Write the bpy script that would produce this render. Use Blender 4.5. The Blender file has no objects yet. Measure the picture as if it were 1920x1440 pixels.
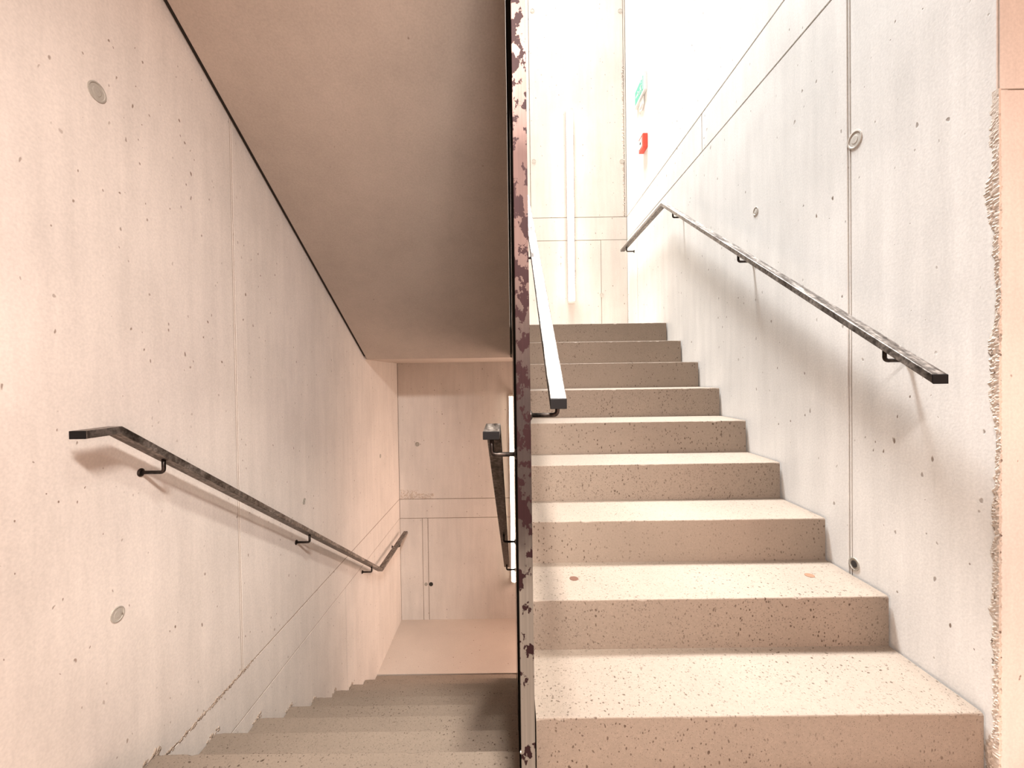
import bpy, bmesh, math, random
from mathutils import Vector, Matrix
random.seed(7)
S = bpy.context.scene
C = S.collection

# ------------------------------------------------------------------ camera
FPX, CX, CY = 784.78, 954.41, 716.49          # focal length and principal point for 1920x1440
YAW, PITCH, ROLL = -0.00398, -0.01255, -0.01423
cyw, syw, cp, sp, cr, sr = math.cos(YAW), math.sin(YAW), math.cos(PITCH), math.sin(PITCH), math.cos(ROLL), math.sin(ROLL)
fwd = Vector((syw * cp, cyw * cp, sp)); right0 = Vector((cyw, -syw, 0)); up0 = right0.cross(fwd)
right = cr * right0 + sr * up0; up = -sr * right0 + cr * up0
cam_data = bpy.data.cameras.new('camera'); cam = bpy.data.objects.new('camera', cam_data); C.objects.link(cam)
cam.matrix_world = Matrix(((right.x, up.x, -fwd.x, 0), (right.y, up.y, -fwd.y, 0), (right.z, up.z, -fwd.z, 0), (0, 0, 0, 1)))
cam_data.sensor_width = 36.0; cam_data.lens = 36.0 * FPX / 1920
cam_data.shift_x = (960 - CX) / 1920; cam_data.shift_y = (CY - 720) / 1920
cam_data.clip_start = 0.02; cam_data.clip_end = 100
S.camera = cam

# ------------------------------------------------------------------ world, exposure, room lights
w = bpy.data.worlds.new('world'); S.world = w; w.use_nodes = True
w.node_tree.nodes['Background'].inputs[0].default_value = (1.0, 0.93, 0.86, 1)
w.node_tree.nodes['Background'].inputs[1].default_value = 0.3
S.view_settings.view_transform = 'Standard'; S.view_settings.look = 'None'
S.view_settings.exposure = 0.15; S.view_settings.gamma = 1.0; S.view_settings.use_curve_mapping = False

def area(name, loc, target, sx, sy, power, col, spread=math.pi):
    d = bpy.data.lights.new(name, 'AREA'); d.shape = 'RECTANGLE'; d.size = sx; d.size_y = sy
    d.energy = power; d.color = col; d.spread = spread
    o = bpy.data.objects.new(name, d); C.objects.link(o); o.location = loc
    o.rotation_euler = (Vector(target) - Vector(loc)).to_track_quat('-Z', 'Y').to_euler()
    return o
area('skylight', (-0.12, 3.62, 9.45), (0.62, 1.9, -1), 2.1, 1.1, 370, (0.95, 0.98, 1.0), 1.0)      # daylight from the roof light over the flight
area('landing_lamp', (0.35, -0.55, 1.66), (-0.80, 3.1, -1.50), 0.5, 0.3, 50, (1.0, 0.94, 0.90), 1.5)   # ceiling lamp of the landing the photographer stands on
area('steps_fill_light', (0.12, 0.48, 1.66), (-0.38, 1.95, -1.6), 0.16, 0.16, 11, (1.0, 0.95, 0.88), 0.95)   # added unseen spot, brightens the left steps and makes their light patch
area('hall_light', (1.8, -2.0, 0.2), (-0.9, 2.2, -0.3), 2.0, 2.0, 88, (1.0, 0.70, 0.585))         # warm light from the hall behind
area('lower_landing_light', (1.0, 4.05, -1.5), (-1.2, 3.4, -1.4), 0.7, 1.0, 32, (1.0, 0.70, 0.57))   # light of the storey below, reaching round the divider

# ------------------------------------------------------------------ key dimensions (metres, eye at the origin)
XL, XR = -1.2365, 1.2846            # side walls
YB = 4.562                          # end wall
Y0, T, Z0, RR = 1.1343, 0.28655, -0.9353, 0.17
FL = Z0 - RR                        # landing floor
YL0, ZL = 3.7074 - 9 * T, -2.654
RL = (FL - ZL) / 9
ZU = Z0 + 8 * RR                    # upper landing floor
B1, B2, C1, C2 = 1.717, 1.469, -1.323, -1.534
YC = 1.107                          # corner of right wall
PX0, PX1, PY0, PY1 = 0.0140, 0.0505, 1.08, 3.52    # steel divider

# ------------------------------------------------------------------ materials
def nt(name):
    m = bpy.data.materials.new(name); m.use_nodes = True
    t = m.node_tree; b = t.nodes['Principled BSDF']; return m, t, b
def N(t, typ, **kw):
    n = t.nodes.new(typ)
    for k, v in kw.items(): setattr(n, k, v)
    return n
def mp(t, scale, loc=(0, 0, 0)):
    tc = N(t, 'ShaderNodeTexCoord'); m = N(t, 'ShaderNodeMapping')
    m.inputs['Scale'].default_value = scale; m.inputs['Location'].default_value = loc
    t.links.new(tc.outputs['Object'], m.inputs['Vector']); return m.outputs[0]
def noise(t, vec, scale, detail=3, rough=.55):
    n = N(t, 'ShaderNodeTexNoise'); n.inputs['Scale'].default_value = scale; n.inputs['Detail'].default_value = detail
    n.inputs['Roughness'].default_value = rough; t.links.new(vec, n.inputs['Vector']); return n.outputs['Fac']
def ramp(t, fac, stops):
    r = N(t, 'ShaderNodeValToRGB'); e = r.color_ramp.elements
    while len(e) < len(stops): e.new(0.5)
    for i, (p, c) in enumerate(stops): e[i].position = p; e[i].color = c if len(c) == 4 else (*c, 1)
    t.links.new(fac, r.inputs[0]); return r.outputs[0]
def mth(t, op, a, b=None):
    m = N(t, 'ShaderNodeMath', operation=op)
    for i, x in enumerate((a, b)):
        if x is None: continue
        if isinstance(x, (int, float)): m.inputs[i].default_value = x
        else: t.links.new(x, m.inputs[i])
    return m.outputs[0]
def mix(t, fac, a, b, blend='MIX'):
    m = N(t, 'ShaderNodeMix', data_type='RGBA', blend_type=blend)
    for i, x in ((0, fac), (6, a), (7, b)):
        if isinstance(x, (int, float)): m.inputs[i].default_value = x
        elif isinstance(x, tuple): m.inputs[i].default_value = x if len(x) == 4 else (*x, 1)
        else: t.links.new(x, m.inputs[i])
    return m.outputs[2]
def pores(t, vec, scale, size, keep):
    """mask of small pits: voronoi cells whose random value exceeds keep"""
    v = N(t, 'ShaderNodeTexVoronoi'); v.inputs['Scale'].default_value = scale; t.links.new(vec, v.inputs['Vector'])
    s = N(t, 'ShaderNodeSeparateColor'); t.links.new(v.outputs['Color'], s.inputs[0])
    on = mth(t, 'GREATER_THAN', s.outputs[0], keep)
    rad = mth(t, 'MULTIPLY', s.outputs[1], size)
    d = N(t, 'ShaderNodeMapRange'); t.links.new(v.outputs['Distance'], d.inputs['Value'])
    t.links.new(rad, d.inputs['From Max']); d.inputs['From Min'].default_value = 0
    d.inputs['To Min'].default_value = 1; d.inputs['To Max'].default_value = 0
    sh = mth(t, 'MINIMUM', mth(t, 'MULTIPLY', d.outputs[0], 2.5), 1.0)
    return mth(t, 'MULTIPLY', sh, on)
def concrete(name, base, var=.06, pore=(16, .2, .78), pore2=(40, .25, .8), pore_col=.35, streak=.04, bump=.25, rough=.7, grain=0, gcol=(.10, .075, .06)):
    m, t, b = nt(name)
    v = mp(t, (1, 1, 1)); vs = mp(t, (5, 5, .5)); vp = mp(t, (1, 1, .62), (.3, .1, .7))
    n1 = noise(t, v, 1.7, 5, .6); n2 = noise(t, vs, 3, 4, .65); n3 = noise(t, v, 130, 2, .6)
    lo = tuple(c * (1 - var * 1.6) for c in base); hi = tuple(min(1, c * (1 + var)) for c in base)
    c = ramp(t, n1, [(.3, lo), (.68, hi)])
    s_ = ramp(t, n2, [(.3, (1 - streak * 2,) * 3), (.7, (1 + streak,) * 3)])
    c = mix(t, 1.0, c, s_, 'MULTIPLY')
    g = ramp(t, n3, [(.3, (.93,) * 3), (.7, (1.05,) * 3)])
    c = mix(t, 1.0, c, g, 'MULTIPLY')
    wob = N(t, 'ShaderNodeTexNoise'); wob.inputs['Scale'].default_value = 40; t.links.new(vp, wob.inputs['Vector'])
    vv = N(t, 'ShaderNodeVectorMath', operation='SCALE'); vv.inputs['Scale'].default_value = .018; t.links.new(wob.outputs['Color'], vv.inputs[0])
    va = N(t, 'ShaderNodeVectorMath', operation='ADD'); t.links.new(vp, va.inputs[0]); t.links.new(vv.outputs[0], va.inputs[1])
    clus = ramp(t, noise(t, v, 2.3, 2), [(.38, (.35,) * 3), (.6, (1,) * 3)])
    p = mth(t, 'MULTIPLY', pores(t, va.outputs[0], *pore), clus)
    p = mth(t, 'MAXIMUM', p, mth(t, 'MULTIPLY', pores(t, va.outputs[0], *pore2), clus))
    if grain:
        q = pores(t, v, grain, .5, .5); q2 = pores(t, v, grain * 2.3, .5, .5)
        c = mix(t, mth(t, 'MULTIPLY', q, .7), c, gcol)
        c = mix(t, mth(t, 'MULTIPLY', q2, .35), c, gcol)
        q3 = pores(t, mp(t, (1, 1, 1), (5, 3, 2)), grain * 1.4, .4, .8)
        c = mix(t, mth(t, 'MULTIPLY', q3, .3), c, tuple(min(1, x * 1.9) for x in base))
    c = mix(t, p, c, tuple(x * pore_col * k for x, k in zip(base, (1.0, .8, .68))))
    t.links.new(c, b.inputs['Base Color']); b.inputs['Roughness'].default_value = rough
    b.inputs['Specular IOR Level'].default_value = .3
    h = mth(t, 'SUBTRACT', mth(t, 'MULTIPLY', n3, .25), mth(t, 'MULTIPLY', p, 1.2))
    h = mth(t, 'ADD', h, mth(t, 'MULTIPLY', n1, 1.0))
    bp = N(t, 'ShaderNodeBump'); bp.inputs['Strength'].default_value = bump; bp.inputs['Distance'].default_value = .004
    t.links.new(h, bp.inputs['Height']); t.links.new(bp.outputs[0], b.inputs['Normal'])
    return m
M_WALL = concrete('fair_faced_concrete', (.71, .645, .585), pore=(16, .13, .84), pore2=(40, .2, .86))
M_WALLR = concrete('pitted_concrete', (.79, .76, .72), pore=(23, .145, .42), pore2=(56, .24, .5), pore_col=.3)
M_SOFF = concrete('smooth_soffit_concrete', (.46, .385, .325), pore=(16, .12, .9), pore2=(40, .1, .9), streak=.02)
M_STEP = concrete('speckled_step_concrete', (.238, .187, .145), pore=(46, .24, .62), pore2=(105, .42, .45), pore_col=.28, streak=.01, grain=190, bump=.35)
M_FLOOR = concrete('floor_concrete', (.50, .42, .36), pore=(20, .1, .95), streak=.0)
M_JOINT = concrete('dirty_joint_mortar', (.34, .27, .21))
M_PLUG = concrete('grey_plug_mortar', (.40, .37, .32), pore=(60, .3, .7))
M_CRUMB = concrete('brown_joint_crumbs', (.42, .33, .26), pore=(110, .45, .5))
M_ROUGH = concrete('broken_mortar_edge', (.62, .53, .45), pore=(110, .45, .5), pore2=(60, .4, .6), pore_col=.3, bump=.8, var=.15)
def simple(name, col, metal=0, rough=.5, emis=None, es=0):
    m, t, b = nt(name); b.inputs['Metallic'].default_value = metal; b.inputs['Roughness'].default_value = rough
    n = noise(t, mp(t, (1, 1, 1)), 60, 2)
    c = ramp(t, n, [(.3, tuple(x * .92 for x in col)), (.7, col)]); t.links.new(c, b.inputs['Base Color'])
    if emis: b.inputs['Emission Color'].default_value = (*emis, 1); b.inputs['Emission Strength'].default_value = es
    return m
def steel(name, lo, hi, rough=(.28, .5), metal=.9, stretch=(6, 1, 1), sc=9):
    m, t, b = nt(name)
    n = noise(t, mp(t, stretch), sc, 6, .7); n2 = noise(t, mp(t, (1, 1, 1)), 70, 3)
    c = ramp(t, n, [(.35, lo), (.62, hi)]); c = mix(t, .8, c, ramp(t, n2, [(.38, (.35,) * 3), (.6, (1,) * 3)]), 'MULTIPLY')
    t.links.new(c, b.inputs['Base Color']); b.inputs['Metallic'].default_value = metal
    r = ramp(t, n, [(.3, (rough[0],) * 3), (.7, (rough[1],) * 3)]); t.links.new(r, b.inputs['Roughness'])
    return m
M_RAIL = steel('raw_handrail_steel', (.085, .066, .055), (.42, .37, .33), (.3, .7))
M_BLACK = simple('black_steel_and_end_shade', (.007, .006, .006), 0, .6); M_BLACK.node_tree.nodes['Principled BSDF'].inputs['Specular IOR Level'].default_value = .15  # on the rail ends this black stands in for shade
M_MATTE = simple('matte_black_paint', (.010, .009, .008), 0, 1.0); M_MATTE.node_tree.nodes['Principled BSDF'].inputs['Specular IOR Level'].default_value = 0
M_ROD = steel('bracket_steel', (.03, .024, .02), (.09, .07, .06), (.35, .5))
M_SHEET = steel('dark_sheet_steel', (.018, .014, .012), (.05, .038, .03), (.10, .22), 1.0, (1, .3, 1), 5)
def rusty():
    """front edge of the divider: blotchy rust above, bare brushed steel near the floor"""
    m, t, b = nt('rusty_edge_steel')
    tc = N(t, 'ShaderNodeTexCoord'); sx = N(t, 'ShaderNodeSeparateXYZ'); t.links.new(tc.outputs['Object'], sx.inputs[0])
    zz = mth(t, 'ADD', sx.outputs[2], mth(t, 'MULTIPLY', mth(t, 'SUBTRACT', noise(t, mp(t, (1, 1, 1)), 9, 3), .5), .22))
    f = N(t, 'ShaderNodeMapRange'); t.links.new(zz, f.inputs['Value']); f.inputs['From Min'].default_value = -1.0; f.inputs['From Max'].default_value = 1.0
    c = ramp(t, f.outputs[0], [(0, (.31, .27, .225)), (.22, (.26, .22, .18)), (.30, (.07, .05, .042)), (.46, (.05, .034, .03)), (.58, (.10, .066, .055)), (.66, (.16, .095, .08)), (.78, (.12, .065, .055)), (.90, (.42, .28, .24)), (1, (.36, .22, .185))])
    bl = noise(t, mp(t, (1, 1, .7), (3, 3, 3)), 34, 5, .6)
    dens = ramp(t, f.outputs[0], [(0, (.0,) * 3), (.06, (.02,) * 3), (.17, (.06,) * 3), (.20, (.0,) * 3), (.3, (.09,) * 3), (.6, (.08,) * 3), (.82, (.06,) * 3), (1, (.11,) * 3)])
    k = ramp(t, mth(t, 'ADD', bl, dens), [(.585, (0,) * 3), (.605, (1,) * 3)])
    c = mix(t, k, c, (.035, .012, .012))
    c = mix(t, 1.0, c, (.55, .55, .55), 'MULTIPLY')
    st = noise(t, mp(t, (140, 30, 1.2)), 1.5, 2); c = mix(t, .6, c, ramp(t, st, [(.3, (.75,) * 3), (.7, (1.1,) * 3)]), 'MULTIPLY')
    t.links.new(c, b.inputs['Base Color']); b.inputs['Metallic'].default_value = 0; b.inputs['Roughness'].default_value = .75; b.inputs['Specular IOR Level'].default_value = .12
    return m
M_RUST = rusty()
M_TUBE = simple('opal_light_tube', (.9, .9, .85), 0, .4, (1.0, .93, .82), 15.0)
M_TUBEW = simple('warm_opal_light_tube', (.9, .88, .8), 0, .4, (1.0, .80, .64), 10.0)
M_CAP = simple('lamp_end_cap', (.75, .72, .66), 0, .4)
M_WHITE = simple('white_plastic', (.85, .85, .83), 0, .4)
M_GREEN = simple('overexposed_green_sign_print', (.10, .50, .36), 0, .4)  # paled green, overexposure put into the print colour
M_RED = simple('red_plastic', (.85, .09, .05), 0, .4)
M_GREY = simple('grey_plastic', (.45, .43, .4), 0, .5)
M_BROWN = simple('brown_tread_plug', (.10, .04, .022), 0, .8)
M_TAN = simple('tan_tread_plug', (.20, .10, .055), 0, .8)
M_HOLE = simple('hole_and_gap_shade', (.03, .025, .02), 0, .9)  # near-black colour standing in for shade in holes and gaps
M_SCREW = simple('bright_screw', (.8, .78, .75), 1, .25)

# ------------------------------------------------------------------ mesh helpers
def obj(name, bm, mat, parent=None, bevel=0, seg=1, smooth=False):
    bmesh.ops.recalc_face_normals(bm, faces=bm.faces)
    me = bpy.data.meshes.new(name); bm.to_mesh(me); bm.free()
    for m in (mat if isinstance(mat, (list, tuple)) else [mat]): me.materials.append(m)
    if smooth:
        for p in me.polygons: p.use_smooth = True
    o = bpy.data.objects.new(name, me); C.objects.link(o)
    if parent: o.parent = parent; o.matrix_parent_inverse = parent.matrix_world.inverted() if False else Matrix.Translation(-Vector(parent.location))
    if bevel:
        b = o.modifiers.new('bevel', 'BEVEL'); b.width = bevel; b.segments = seg; b.limit_method = 'ANGLE'; b.angle_limit = .6
    return o
def box(bm, x0, x1, y0, y1, z0, z1):
    r = bmesh.ops.create_cube(bm, size=1)
    bmesh.ops.scale(bm, vec=(x1 - x0, y1 - y0, z1 - z0), verts=r['verts'])
    bmesh.ops.translate(bm, vec=((x0 + x1) / 2, (y0 + y1) / 2, (z0 + z1) / 2), verts=r['verts'])
    return r['verts']
def prism(bm, poly, x0, x1):
    """poly in (y, z), extruded along x"""
    a = [bm.verts.new((x0, y, z)) for y, z in poly]; b = [bm.verts.new((x1, y, z)) for y, z in poly]
    bm.faces.new(a); bm.faces.new(b[::-1]); n = len(poly)
    for i in range(n): bm.faces.new((a[i], b[i], b[(i + 1) % n], a[(i + 1) % n]))
def rod(bm, pts, r, n=12):
    pts = [Vector(p) for p in pts]; rings = []
    for i, p in enumerate(pts):
        d = (pts[min(i + 1, len(pts) - 1)] - pts[max(i - 1, 0)]).normalized()
        ref = Vector((0, 1, 0)) if abs(d.y) < .9 else Vector((1, 0, 0))
        u = d.cross(ref).normalized(); v = d.cross(u)
        rings.append([bm.verts.new(p + r * (math.cos(a) * u + math.sin(a) * v)) for a in [2 * math.pi * k / n for k in range(n)]])
    for a, b in zip(rings, rings[1:]):
        for k in range(n): bm.faces.new((a[k], a[(k + 1) % n], b[(k + 1) % n], b[k]))
    bm.faces.new(rings[0]); bm.faces.new(rings[-1][::-1])
def lathe(bm, prof, centre, axis, n=28):
    """prof: list of (radius, height) turned about axis through centre"""
    ax = Vector(axis).normalized(); u = ax.orthogonal().normalized(); v = ax.cross(u); c = Vector(centre); rings = []
    for r, h in prof:
        rings.append([bm.verts.new(c + ax * h + max(r, 1e-4) * (math.cos(a) * u + math.sin(a) * v)) for a in [2 * math.pi * k / n for k in range(n)]])
    for a, b in zip(rings, rings[1:]):
        for k in range(n): bm.faces.new((a[k], a[(k + 1) % n], b[(k + 1) % n], b[k]))
    bm.faces.new(rings[0]); bm.faces.new(rings[-1])
def empty(name, loc, label, cat, group=None):
    o = bpy.data.objects.new(name, None); C.objects.link(o); o.location = loc; o.empty_display_size = .1
    o['label'] = label; o['category'] = cat
    if group: o['group'] = group
    return o
def struct(o, label=None):
    o['kind'] = 'structure'
    if label: o['label'] = label
    return o
G = .006  # half width of a formwork joint
def rects(us, vs, holes=()):
    return [(us[i], us[i + 1], vs[j], vs[j + 1]) for i in range(len(us) - 1) for j in range(len(vs) - 1)]
def joint_back(bm, fn):
    n0 = len(bm.faces); fn()
    for f in list(bm.faces)[n0:]: f.material_index = 1
def wall_x(name, mat, face, out, panels, back, label, depth=.006):
    """wall whose face is the plane x = face; out = +1/-1 towards the concrete; panels (y0,y1,z0,z1); back (y0,y1,z0,z1)"""
    bm = bmesh.new()
    for y0, y1, z0, z1, g in panels:
        a, b = sorted((face, face + out * .03)); box(bm, a, b, y0 + g, y1 - g, z0 + g, z1 - g)
    a, b = sorted((face + out * depth, face + out * .25)); joint_back(bm, lambda: box(bm, a, b, *back))
    return struct(obj(name, bm, [mat, M_JOINT], bevel=.0006), label)
def wall_y(name, mat, face, out, panels, back, label, depth=.006):
    bm = bmesh.new()
    for x0, x1, z0, z1, g in panels:
        a, b = sorted((face, face + out * .03)); box(bm, x0 + g, x1 - g, a, b, z0 + g, z1 - g)
    a, b = sorted((face + out * depth, face + out * .25)); joint_back(bm, lambda: box(bm, back[0], back[1], a, b, back[2], back[3]))
    return struct(obj(name, bm, [mat, M_JOINT], bevel=.0006), label)
ZBOT, ZTOP = ZL - .3, 9.6

# ------------------------------------------------------------------ walls
g = .0035
wl = wall_x('wall_left', M_WALL, XL, -1,
    [(-3.2, 1.876, C1, ZTOP, g), (1.8775, 1.8825, C1 + .004, ZTOP, 0), (1.884, 4.562, C1, ZTOP, g), (-3.2, 4.562, C2, C1, g),
     (-3.2, 3.058, ZBOT, C2, g * .6), (3.058, 3.180, ZBOT, C2, g * .6), (3.180, 4.24, ZBOT, C2, g * .4), (4.24, 4.562, ZBOT, C2, g * .4)],
    (-3.2, 4.6, ZBOT, ZTOP), 'board-jointed concrete wall on the left', depth=.0014)
wr = wall_x('wall_right', M_WALLR, XR, 1,
    [(YC, 1.585, ZBOT, ZTOP, g * 1.4), (1.5865, 1.5915, ZBOT, ZTOP, 0), (1.594, 4.21, ZBOT, B2, g * 1.5), (4.21, 4.562, ZBOT, B2, g * .6), (1.594, 2.787, B2, B1, g * 1.1), (2.787, 4.562, B2, B1, g * 1.1),
     (1.594, 4.562, B1, ZTOP, g * 1.5)], (YC + .045, 4.6, ZBOT, ZTOP), 'pitted concrete wall beside the rising flight')
wb = wall_y('wall_back', M_WALL, YB, 1,
    [(XL, .245, B1, ZTOP, g), (.245, 1.262, B1, ZTOP, g), (1.262, XR, B1, ZTOP, g), (XL, XR, B2, B1, g), (XL, 1.0, C1, B2, g), (1.0, XR, C1, B2, g * .5),
     (XL, XR, C2, C1, g), (XL, -.990, ZBOT, C2, g * .8), (-.990, -.93, ZBOT, C2, g * .8), (-.93, XR, ZBOT, C2, g)],
    (XL - .2, XR + .2, ZBOT, ZTOP), 'end wall behind the half landings')
# wall that turns the corner and faces the photographer
wall_y('wall_front_right', M_WALL, YC, 1, [(XR + .001, 3.3, FL - .3, .732, g * .6), (XR + .001, 3.3, .732, ZTOP, g * .6)], (XR + .004, 3.3, FL - .3, ZTOP), 'rosy concrete wall facing the landing at the right')
bm = bmesh.new(); box(bm, 3.3, 3.5, -3.2, YC + .25, FL - .3, 2.2); struct(obj('wall_hall', bm, M_WALL))
bm = bmesh.new(); box(bm, XL - .2, 3.5, -3.4, -3.2, FL - .3, 2.2); struct(obj('wall_rear', bm, M_WALL))
bm = bmesh.new(); box(bm, XL, XR, .9, 1.10, ZL - .3, FL - .26); struct(obj('wall_under_landing', bm, M_WALL))
# broken arris of the corner
bm = bmesh.new(); rnd = random.Random(3)
nz = 460; zs = [FL + (0.735 - FL) * i / nz for i in range(nz + 1)]; prof = [-.022, -.014, -.010, -.006, -.003, 0, .003, .006, .010]
rows = []; wob = [0] * len(prof); base = 0
for i, z in enumerate(zs):
    base = base * .93 + rnd.uniform(-.0022, .0022)
    row = []
    for j, s in enumerate(prof):
        edge = j in (0, len(prof) - 1)
        a = rnd.uniform(0, 1) ** 2
        fade = min(1, (0.735 - z) / .25); amp = 0 if edge else (.0018 + .0035 * a) * fade
        if s < 0: p = (XR - (0 if edge else amp * .8), YC - s + (base if not edge else base * 2), z)
        elif s == 0: p = (XR - amp * .5, YC - amp * .8, z)
        else: p = (XR + s * .8, YC - (0 if edge else amp), z)
        if edge: p = (p[0] + (.001 if s < 0 else 0), p[1] + (0.0 if s < 0 else .001), p[2])
        row.append(bm.verts.new(p))
    rows.append(row)
for a, b in zip(rows, rows[1:]):
    for j in range(len(prof) - 1): bm.faces.new((a[j], a[j + 1], b[j + 1], b[j]))
o = obj('chipped_arris', bm, M_ROUGH, wr); o['label'] = 'crumbled mortar along the wall corner'
# ragged mortar on the joint of the end wall, and honeycombed patch low on its left
def ragged(name, parent, u0, u1, z0, z1, face, lab, n=60, seed=1):
    bm = bmesh.new(); r = random.Random(seed)
    for _ in range(n):
        u = r.uniform(u0, u1); z = r.uniform(z0, z1); s = r.uniform(.003, .009)
        m = Matrix.Translation((u, face, z)) @ Matrix.Rotation(r.uniform(0, 3), 4, 'Y') @ Matrix.Diagonal((s, s * .35, s * r.uniform(.5, 1.6), 1))
        bmesh.ops.create_icosphere(bm, subdivisions=1, radius=1, matrix=m)
    o = obj(name, bm, M_ROUGH, parent, smooth=True); o['label'] = lab
ragged('mortar_crumbs', wb, 1.246, 1.262, B1, 3.4, YB, 'crumbly joint edge', 150, 2)
ragged('honeycomb_patch', wb, XL + .01, -.86, C1 + .005, C1 + .055, YB, 'honeycombed rough patch', 150, 5)
ragged('honeycomb_patch', wb, XL + .01, -1.03, C1 + .03, C1 + .10, YB, 'honeycombed rough patch', 70, 6)

def ragged_x(parent, y0, y1, z0, z1, face, lab, n, seed, sm=(.002, .007)):
    bm = bmesh.new(); r = random.Random(seed)
    for _ in range(n):
        y = r.uniform(y0, y1); z = r.uniform(z0, z1); s = r.uniform(*sm)
        m = Matrix.Translation((face, y, z)) @ Matrix.Rotation(r.uniform(0, 3), 4, 'X') @ Matrix.Diagonal((s * .4, s * r.uniform(.6, 2.2), s, 1))
        bmesh.ops.create_icosphere(bm, subdivisions=1, radius=1, matrix=m)
    o = obj('mortar_crumbs', bm, M_CRUMB, parent, smooth=True); o['label'] = lab
ragged_x(wl, 1.28, 1.95, C1 - .006, C1 + .006, XL, 'crumbling mortar along the slanting joint', 260, 11, (.002, .006))
ragged_x(wl, 1.95, 2.9, C1 - .003, C1 + .003, XL, 'crumbling mortar along the slanting joint', 80, 12, (.0015, .003))
for k in range(1, 8):
    yy = YL0 + k * T; zz = FL - k * RL
    ragged_x(wl, yy - .05, yy + .02, zz - .01, zz + .012, XL + .001, 'mortar smear where a step meets the wall', 26, 20 + k, (.002, .007))
def plug(parent, loc, axis, r=.028, mat=None, dark=False):
    bm = bmesh.new()
    prof = [(r, -.002), (r, .0022), (r * .86, .0026), (r * .80, .0006), (r * .5, .0008), (r * .42, .0016), (.0, .0016)]
    if dark: prof = [(r, -.001), (r, .002), (r * .6, .002), (r * .55, -.0), (0, -.0)]
    lathe(bm, prof, loc, axis, 24); return obj('tie_hole_plug', bm, mat or M_PLUG, parent)
for y, z, r in ((1.269, .878, .029), (1.291, -.723, .024), (2.47, -.721, .019), (3.923, -.727, .019)): plug(wl, (XL, y, z), (1, 0, 0), r)
M_PALEPLUG = concrete('pale_plug_mortar', (.60, .56, .50), pore=(60, .3, .7))
for y, z, r in ((1.551 + .012, .859, .032), (2.189, .842, .022)): plug(wr, (XR, y, z), (-1, 0, 0), r, M_PALEPLUG)
o = plug(wr, (XR, 1.572, -.723), (-1, 0, 0), .024); 
bm = bmesh.new(); lathe(bm, [(.013, 0), (.013, .0028), (0, .0028)], (XR, 1.572, -.723), (-1, 0, 0), 16); obj('tie_hole_shade', bm, M_HOLE, wr)  # dark disc painted as the shade inside an open hole
for x, z in ((.289, 3.943), (1.235, 3.926), (.285, 2.332), (1.235, 2.316), (1.003, .876)): plug(wb, (x, YB, z), (0, -1, 0), .024, M_PALEPLUG)
plug(wb, (-1.03, YB, -.722), (0, -1, 0), .024)
bm = bmesh.new(); lathe(bm, [(.022, 0), (.022, .003), (0, .003)], (-.905, YB, -2.262), (0, -1, 0), 16); obj('tie_hole_shade', bm, M_HOLE, wb)  # shade of the open hole given as a near-black disc
plug(wb, (-.96, YB, -2.262), (0, -1, 0), .018)

# ------------------------------------------------------------------ floors and ceilings
def slab(name, mat, *b): bm = bmesh.new(); box(bm, *b); return struct(obj(name, bm, mat))
slab('floor', M_FLOOR, XL, 3.3, -3.2, YL0 - .005, FL - .26, FL)
slab('floor_upper_landing', M_FLOOR, XL, XR, 3.72, YB, ZU - .26, ZU)
slab('floor_upper_landing_left', M_FLOOR, XL, PX0 - .002, 3.54, 3.718, ZU - .26, ZU)
slab('floor_lower_landing', M_FLOOR, XL, XR, 3.7185, YB, ZL - .26, ZL)
slab('floor_lower_recess', M_FLOOR, .06, XR, 1.1, 3.7125, ZL - .26, ZL)
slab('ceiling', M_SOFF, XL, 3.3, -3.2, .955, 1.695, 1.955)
slab('ceiling_roof', M_SOFF, XL, XR, .5, YB, ZTOP, ZTOP + .2)
slab('wall_upper_front', M_WALL, XL, XR, .4, .6, 1.955, ZTOP)

# ------------------------------------------------------------------ staircases
def staircase(name, loc, label, x0, x1, nos, depth, below, down=1):
    """nos: nosings (y, z), climbing along +y*dir"""
    t = empty(name, loc, label, 'staircase')
    return t
def nose(bm, y0, y1, ztop, zbot, x0, x1, seed):
    """one step block with a slightly worn, uneven nosing (front at y0, tread running to y1)"""
    r = random.Random(seed); n = 70; d = 1 if y1 > y0 else -1
    P = []
    for i in range(n + 1):
        x = x0 + (x1 - x0) * i / n
        e = .0025 + .0015 * r.random() + (.006 * r.random() if r.random() < .06 else 0)
        if i in (0, n): e += .004
        elif i in (1, n - 1): e += .002
        e2 = e * r.uniform(.7, 1.1)
        P.append([(x, y0, zbot), (x, y0, ztop - e), (x, y0 + d * e2 * .35, ztop - e * .35), (x, y0 + d * e2, ztop), (x, y1, ztop), (x, y1, zbot)])
    V = [[bm.verts.new(p) for p in ring] for ring in P]
    for a, b in zip(V, V[1:]):
        for k in range(6): bm.faces.new((a[k], a[(k + 1) % 6], b[(k + 1) % 6], b[k]))
    bm.faces.new(V[0]); bm.faces.new(V[-1][::-1])
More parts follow.
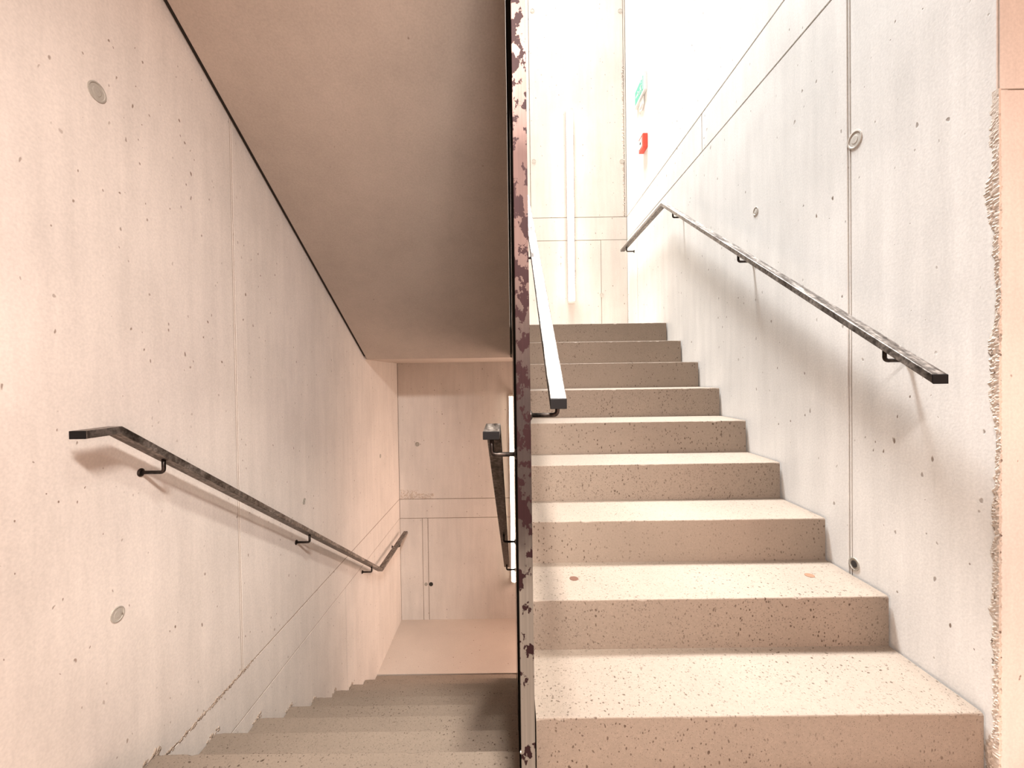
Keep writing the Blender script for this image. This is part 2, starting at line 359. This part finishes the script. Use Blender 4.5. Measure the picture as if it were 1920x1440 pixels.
# rising flight on the right
X0, X1 = PX1 + .006, XR - .008
up_st = empty('staircase', ((X0 + X1) / 2, Y0, FL), 'speckled concrete flight climbing between the steel divider and the right wall', 'staircase')
bm = bmesh.new(); sl = RR / T
prism(bm, [(Y0 + .003, FL - .26), (Y0 + .003, FL - .001), (Y0 + 8 * T, ZU - RR - .001), (3.72, ZU - RR), (3.72, ZU - .26), (3.54, ZU - .26)], X0 + .003, X1 - .001)
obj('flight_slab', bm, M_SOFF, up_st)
steps = []
for k in range(9):
    bm = bmesh.new(); y = Y0 + k * T; z = Z0 + k * RR
    nose(bm, y, (y + T if k < 8 else 3.719), z, z - RR, X0, X1, 10 + k); steps.append(obj('step', bm, M_STEP, up_st))
for x, y in ((.228, 1.572), (1.117, 1.574)):
    bm = bmesh.new(); lathe(bm, [(.0165, -.002), (.0165, .0012), (0, .0012)], (x, y, Z0 + RR), (0, 0, 1), 24); obj('tread_plug', bm, M_BROWN if x < .5 else M_TAN, steps[1])
# falling flight on the left
X0L, X1L = XL + .004, PX0 - .002
dn = empty('staircase', ((X0L + X1L) / 2, YL0 + 9 * T, ZL), 'speckled concrete flight descending along the left wall to the lower landing', 'staircase')
bm = bmesh.new()
prism(bm, [(YL0, FL - .26), (YL0, FL - RL - .01), (YL0 + .04, FL - RL - .01), (YL0 + 8 * T, ZL - .01), (YL0 + 9 * T, ZL - .01), (YL0 + 9 * T, ZL - .26), (YL0 + 8.4 * T, ZL - .26)], X0L + .001, X1L - .001)
obj('flight_slab', bm, M_SOFF, dn)
for k in range(1, 10):
    bm = bmesh.new(); y = YL0 + k * T; z = FL - k * RL
    nose(bm, y, y - T, z, z - RL * (1 if k < 9 else .4), X0L, X1L, 40 + k); obj('step', bm, M_STEP, dn)
# flight above the left one, climbing back towards the floor above
X0U, X1U = XL + .025, PX0 - .015
ov = empty('staircase', ((X0U + X1U) / 2, 3.54, ZU), 'overhead concrete flight with smooth beige underside, above the descending steps', 'staircase')
bm = bmesh.new(); so = lambda y: ZU - .26 + .5933 * (3.54 - y)
prism(bm, [(3.538, so(3.54)), (3.538, ZU - .001), (3.42, ZU - .001), (3.42 - 8 * T, ZU + 8 * RR - .001), (.958, ZU + 8 * RR), (.958, so(.958))], X0U, X1U)
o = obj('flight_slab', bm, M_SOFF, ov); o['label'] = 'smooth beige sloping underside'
bm = bmesh.new(); prism(bm, [(3.53, so(3.53) + .02), (3.53, so(3.53) + .12), (.97, so(.97) + .12), (.97, so(.97) + .02)], XL + .001, X0U - .001); obj('gap_light_block', bm, M_HOLE, ov)  # dark strip added in the wall gap to block leaking light
bm = bmesh.new(); prism(bm, [(3.53, so(3.53) + .02), (3.53, so(3.53) + .12), (.97, so(.97) + .12), (.97, so(.97) + .02)], X1U + .001, PX0 - .001); obj('gap_light_block', bm, M_HOLE, ov)  # second added strip, keeps the gap at the divider dark
for k in range(9):
    bm = bmesh.new(); y = 3.42 - k * T; z = ZU + (k + 1) * RR
    nose(bm, y, y - T if k < 8 else .96, z, z - RR, X0U, X1U, 70 + k); obj('step', bm, M_STEP, ov)

# ------------------------------------------------------------------ steel divider
dv = empty('steel_divider', ((PX0 + PX1) / 2, PY0, FL), 'tall rust-blotched steel balustrade wall standing edge-on between the two flights', 'balustrade')
PZ0, PZ1 = ZL + .0, 2.95
bm = bmesh.new(); box(bm, PX0, PX1, PY0, PY0 + .012, FL - .5, PZ1); o = obj('end_bar', bm, M_RUST, dv, .0012); o['label'] = 'rust-blotched narrow front edge'
bm = bmesh.new(); box(bm, PX0 + .0003, PX0 + .006, PY0 + .015, 2.05, PZ0, PZ1); o = obj('edge_sheet', bm, M_MATTE, dv); o['label'] = 'matte black sheet behind the front edge'
bm = bmesh.new(); box(bm, PX0 + .0005, PX0 + .006, 2.052, PY1, PZ0, PZ1); o = obj('sheet', bm, M_SHEET, dv, .0008); o['label'] = 'glossy dark sheet facing the descending flight'
bm = bmesh.new(); box(bm, PX1 - .006, PX1 - .0005, PY0 + .017, PY1, PZ0, PZ1); obj('sheet', bm, M_SHEET, dv, .0008)
bm = bmesh.new(); box(bm, PX0 + .008, PX1 - .008, PY0 + .008, PY1 - .01, PZ0, PZ1 - .01); obj('core', bm, M_BLACK, dv)
bm = bmesh.new(); lathe(bm, [(.004, -.001), (.004, .002), (.002, .003), (0, .003)], (PX0, PY0 + .006, -.985), (-1, 0, 0), 12); o = obj('screw', bm, M_SCREW, dv); o['label'] = 'bright screw head'

# ------------------------------------------------------------------ handrails
RW, RH = .044, .022
def rail(label, path, brs, side, wallx, caps=(0, 1), level_cut=True):
    """path: list of (x, y, z) axis points; brs: bracket y positions; side = direction of x towards the wall"""
    t = empty('handrail', path[0], label, 'handrail', None)
    P = [Vector(p) for p in path]; bm = bmesh.new(); rings = []
    for i, p in enumerate(P):
        d0 = (P[i] - P[i - 1]).normalized() if i else None; d1 = (P[i + 1] - P[i]).normalized() if i < len(P) - 1 else None
        if d0 is None: n = Vector((0, -d1.z, d1.y)); n = Vector((0, 0, 1 / max(.3, n.z))) if True else n
        elif d1 is None: n = Vector((0, -d0.z, d0.y)); n = Vector((0, 0, 1 / max(.3, n.z)))
        else:
            n0 = Vector((0, -d0.z, d0.y)); n1 = Vector((0, -d1.z, d1.y)); b = (n0 + n1).normalized(); n = b / b.dot(n0)
        rings.append([bm.verts.new(p + Vector((sx * RW / 2, 0, 0)) + n * (sz * RH / 2)) for sx, sz in ((-1, -1), (1, -1), (1, 1), (-1, 1))])
    for a, b in zip(rings, rings[1:]):
        for k in range(4): bm.faces.new((a[k], a[(k + 1) % 4], b[(k + 1) % 4], b[k]))
    bm.faces.new(rings[0]); bm.faces.new(rings[-1][::-1])
    obj('rail', bm, M_RAIL, t, .0022, 2)
    for e in caps:
        i = 0 if e == 0 else len(P) - 1; p = P[i]; s = -1 if e == 0 else 1
        d = (P[1] - P[0]).normalized() if e == 0 else (P[-1] - P[-2]).normalized()
        hz = RH / 2 / max(.3, d.y); dy = .0035 * s; dz = dy * d.z / d.y
        bm = bmesh.new(); r0 = [bm.verts.new((p.x + sx * RW / 2, p.y, p.z + sz * hz)) for sx, sz in ((-1, -1), (1, -1), (1, 1), (-1, 1))]
        r1 = [bm.verts.new((p.x + sx * RW / 2, p.y + dy, p.z + dz + sz * hz)) for sx, sz in ((-1, -1), (1, -1), (1, 1), (-1, 1))]
        for k in range(4): bm.faces.new((r0[k], r0[(k + 1) % 4], r1[(k + 1) % 4], r1[k]))
        bm.faces.new(r0); bm.faces.new(r1[::-1])
        o = obj('end_cap', bm, M_BLACK, t, .0012, 2); o['label'] = 'flat end plate, coloured black for the unlit rail end'  # thin plate added, its black stands in for an unlit end face
    for y in brs:
        for a, b in zip(P, P[1:]):
            if min(a.y, b.y) <= y <= max(a.y, b.y): zr = a.z + (b.z - a.z) * (y - a.y) / (b.y - a.y); x = a.x + (b.x - a.x) * (y - a.y) / (b.y - a.y)
        zt = zr - RH / 2 + .002; zb = zt - .045; R = .011
        pts = [(x, y, zt)] + [(x, y, zb + R)] + [(x + side * R * (1 - math.cos(a)), y, zb + R * (1 - math.sin(a))) for a in (.39, .78, 1.18)] + [(x + side * R, y, zb), (wallx, y, zb)]
        bm = bmesh.new(); rod(bm, pts, .0062); br = obj('bracket', bm, M_ROD, t, smooth=True)
        bm = bmesh.new(); lathe(bm, [(.014, 0), (.014, .003), (.010, .006), (.006, .007)], (wallx, y, zb), (-side, 0, 0), 18); obj('rosette', bm, M_ROD, br)
    return t
SLP = .6405
rail('flat steel handrail on the left wall, sloping down to a level end at the landing',
     [(XL + .078, 1.113, -.139), (XL + .078, 1.215, -.139), (XL + .078, 3.62, -1.665), (XL + .078, 4.50, -1.665)], (1.385, 2.37, 3.40, 4.25), -1, XL)
rail('flat steel handrail on the right wall, climbing to a level end at the upper landing',
     [(XR - .078, 1.182, -.022), (XR - .078, 3.27, 1.322), (XR - .078, 4.46, 1.322)], (1.355, 2.215, 3.09, 4.31), 1, XR)
rail('short-ended steel handrail fixed to the left face of the steel divider',
     [(-.054, 1.11, -.155), (-.054, 1.25, -.150), (-.054, 3.50, -1.585)], (1.125, 2.45, 3.40), 1, PX0)
rail('pale-topped steel handrail fixed to the right face of the steel divider',
     [(.1247, 1.10, -.071), (.137, 3.27, 1.40)], (1.13, 2.2, 3.1), -1, PX1)

# ------------------------------------------------------------------ tube lamps
def lamp(x, z0, z1, label, mat):
    t = empty('wall_lamp', (x, YB - .05, z0), label, 'lamp', None); r = .033; yc = YB - .045
    arc = [(x + r * math.cos(a), yc - r * math.sin(a)) for a in [math.pi * k / 14 for k in range(15)]]
    def bar(za, zb, pts):
        bm = bmesh.new(); a = [bm.verts.new((p[0], p[1], za)) for p in pts]; b = [bm.verts.new((p[0], p[1], zb)) for p in pts]; n = len(pts)
        bm.faces.new(a); bm.faces.new(b[::-1])
        for i in range(n): bm.faces.new((a[i], a[(i + 1) % n], b[(i + 1) % n], b[i]))
        return bm
    obj('diffuser', bar(z0 + .02, z1 - .02, arc), mat, t)
    bm = bmesh.new(); box(bm, x - r - .002, x + r + .002, yc + .0005, YB, z0, z1); obj('housing', bm, M_CAP, t, .002)
    for za, zb in ((z0, z0 + .0195), (z1 - .0195, z1)):
        obj('end_cap', bar(za, zb, [(x + (p[0] - x) * 1.03, yc + (p[1] - yc) * 1.03) for p in arc]), M_CAP, t)
lamp(.670, .786, 2.85, 'glowing vertical tube lamp on the end wall above the rising flight', M_TUBE)
lamp(.012, -2.235, -.19, 'glowing vertical tube lamp low on the end wall, partly hidden by the divider', M_TUBEW)

# ------------------------------------------------------------------ signs and call point on the right wall
ex = empty('exit_sign', (XR, 4.0, 2.62), 'green and white escape-route sign high on the right wall', 'sign')
bm = bmesh.new(); box(bm, XR - .028, XR, 3.86, 4.16, 2.61, 2.775); obj('housing', bm, M_WHITE, ex, .003)
bm = bmesh.new(); box(bm, XR - .0295, XR - .0275, 3.885, 4.135, 2.63, 2.755); face = obj('sign_face', bm, M_GREEN, ex)
bm = bmesh.new()   # running figure, arrow and doorway in white
xf0, xf1 = XR - .0305, XR - .0293
def lim(a, b, wd):
    a, b = Vector(a), Vector(b); n = Vector((-(b - a).y, (b - a).x)).normalized() * wd / 2
    prism(bm, [tuple(a + n), tuple(b + n), tuple(b - n), tuple(a - n)], xf0, xf1)
oy, oz = 3.955, 2.69
lim((oy, oz + .022), (oy + .010, oz - .008), .018); lim((oy + .010, oz - .008), (oy - .012, oz - .026), .009); lim((oy - .012, oz - .026), (oy - .006, oz - .048), .008)
lim((oy + .010, oz - .008), (oy + .030, oz - .022), .009); lim((oy + .030, oz - .022), (oy + .044, oz - .040), .008); lim((oy, oz + .02), (oy - .026, oz + .006), .007); lim((oy, oz + .02), (oy + .024, oz + .008), .007)
bmesh.ops.create_cone(bm, cap_ends=True, segments=14, radius1=.009, radius2=.009, depth=xf1 - xf0, matrix=Matrix.Translation(((xf0 + xf1) / 2, oy - .008, oz + .040)) @ Matrix.Rotation(math.pi / 2, 4, 'Y'))
lim((oy - .055, oz - .052), (oy - .055, oz + .052), .007); lim((oy - .055, oz + .052), (oy - .02, oz + .052), .007)
lim((oy + .075, oz), (oy + .150, oz), .012); prism(bm, [(oy + .06, oz), (oy + .09, oz + .026), (oy + .09, oz - .026)], xf0, xf1)
obj('pictogram', bm, M_WHITE, face)
sn = empty('notice_plate', (XR, 3.98, 2.50), 'small blank white plate under the escape sign', 'sign')
bm = bmesh.new(); prism(bm, [(3.93, 2.52), (3.98, 2.49), (4.05, 2.52), (4.05, 2.60), (3.93, 2.60)], XR - .014, XR); obj('plate', bm, M_WHITE, sn, .002)
bm = bmesh.new(); prism(bm, [(3.945, 2.53), (3.98, 2.508), (4.035, 2.53), (4.035, 2.54), (3.945, 2.54)], XR - .0155, XR - .0138); obj('print', bm, M_GREY, sn)
cp_ = empty('fire_alarm_call_point', (XR, 3.92, 2.08), 'small red fire alarm box with white front on the right wall', 'alarm')
bm = bmesh.new(); box(bm, XR - .045, XR, 3.86, 3.985, 2.085, 2.215); obj('housing', bm, M_RED, cp_, .004, 2)
bm = bmesh.new(); box(bm, XR - .048, XR - .044, 3.885, 3.962, 2.11, 2.19); fr = obj('front_plate', bm, M_WHITE, cp_, .001)
bm = bmesh.new(); lathe(bm, [(.012, 0), (.012, .003), (0, .003)], (XR - .048, 3.923, 2.15), (-1, 0, 0), 20); obj('press_button', bm, M_BLACK, fr)
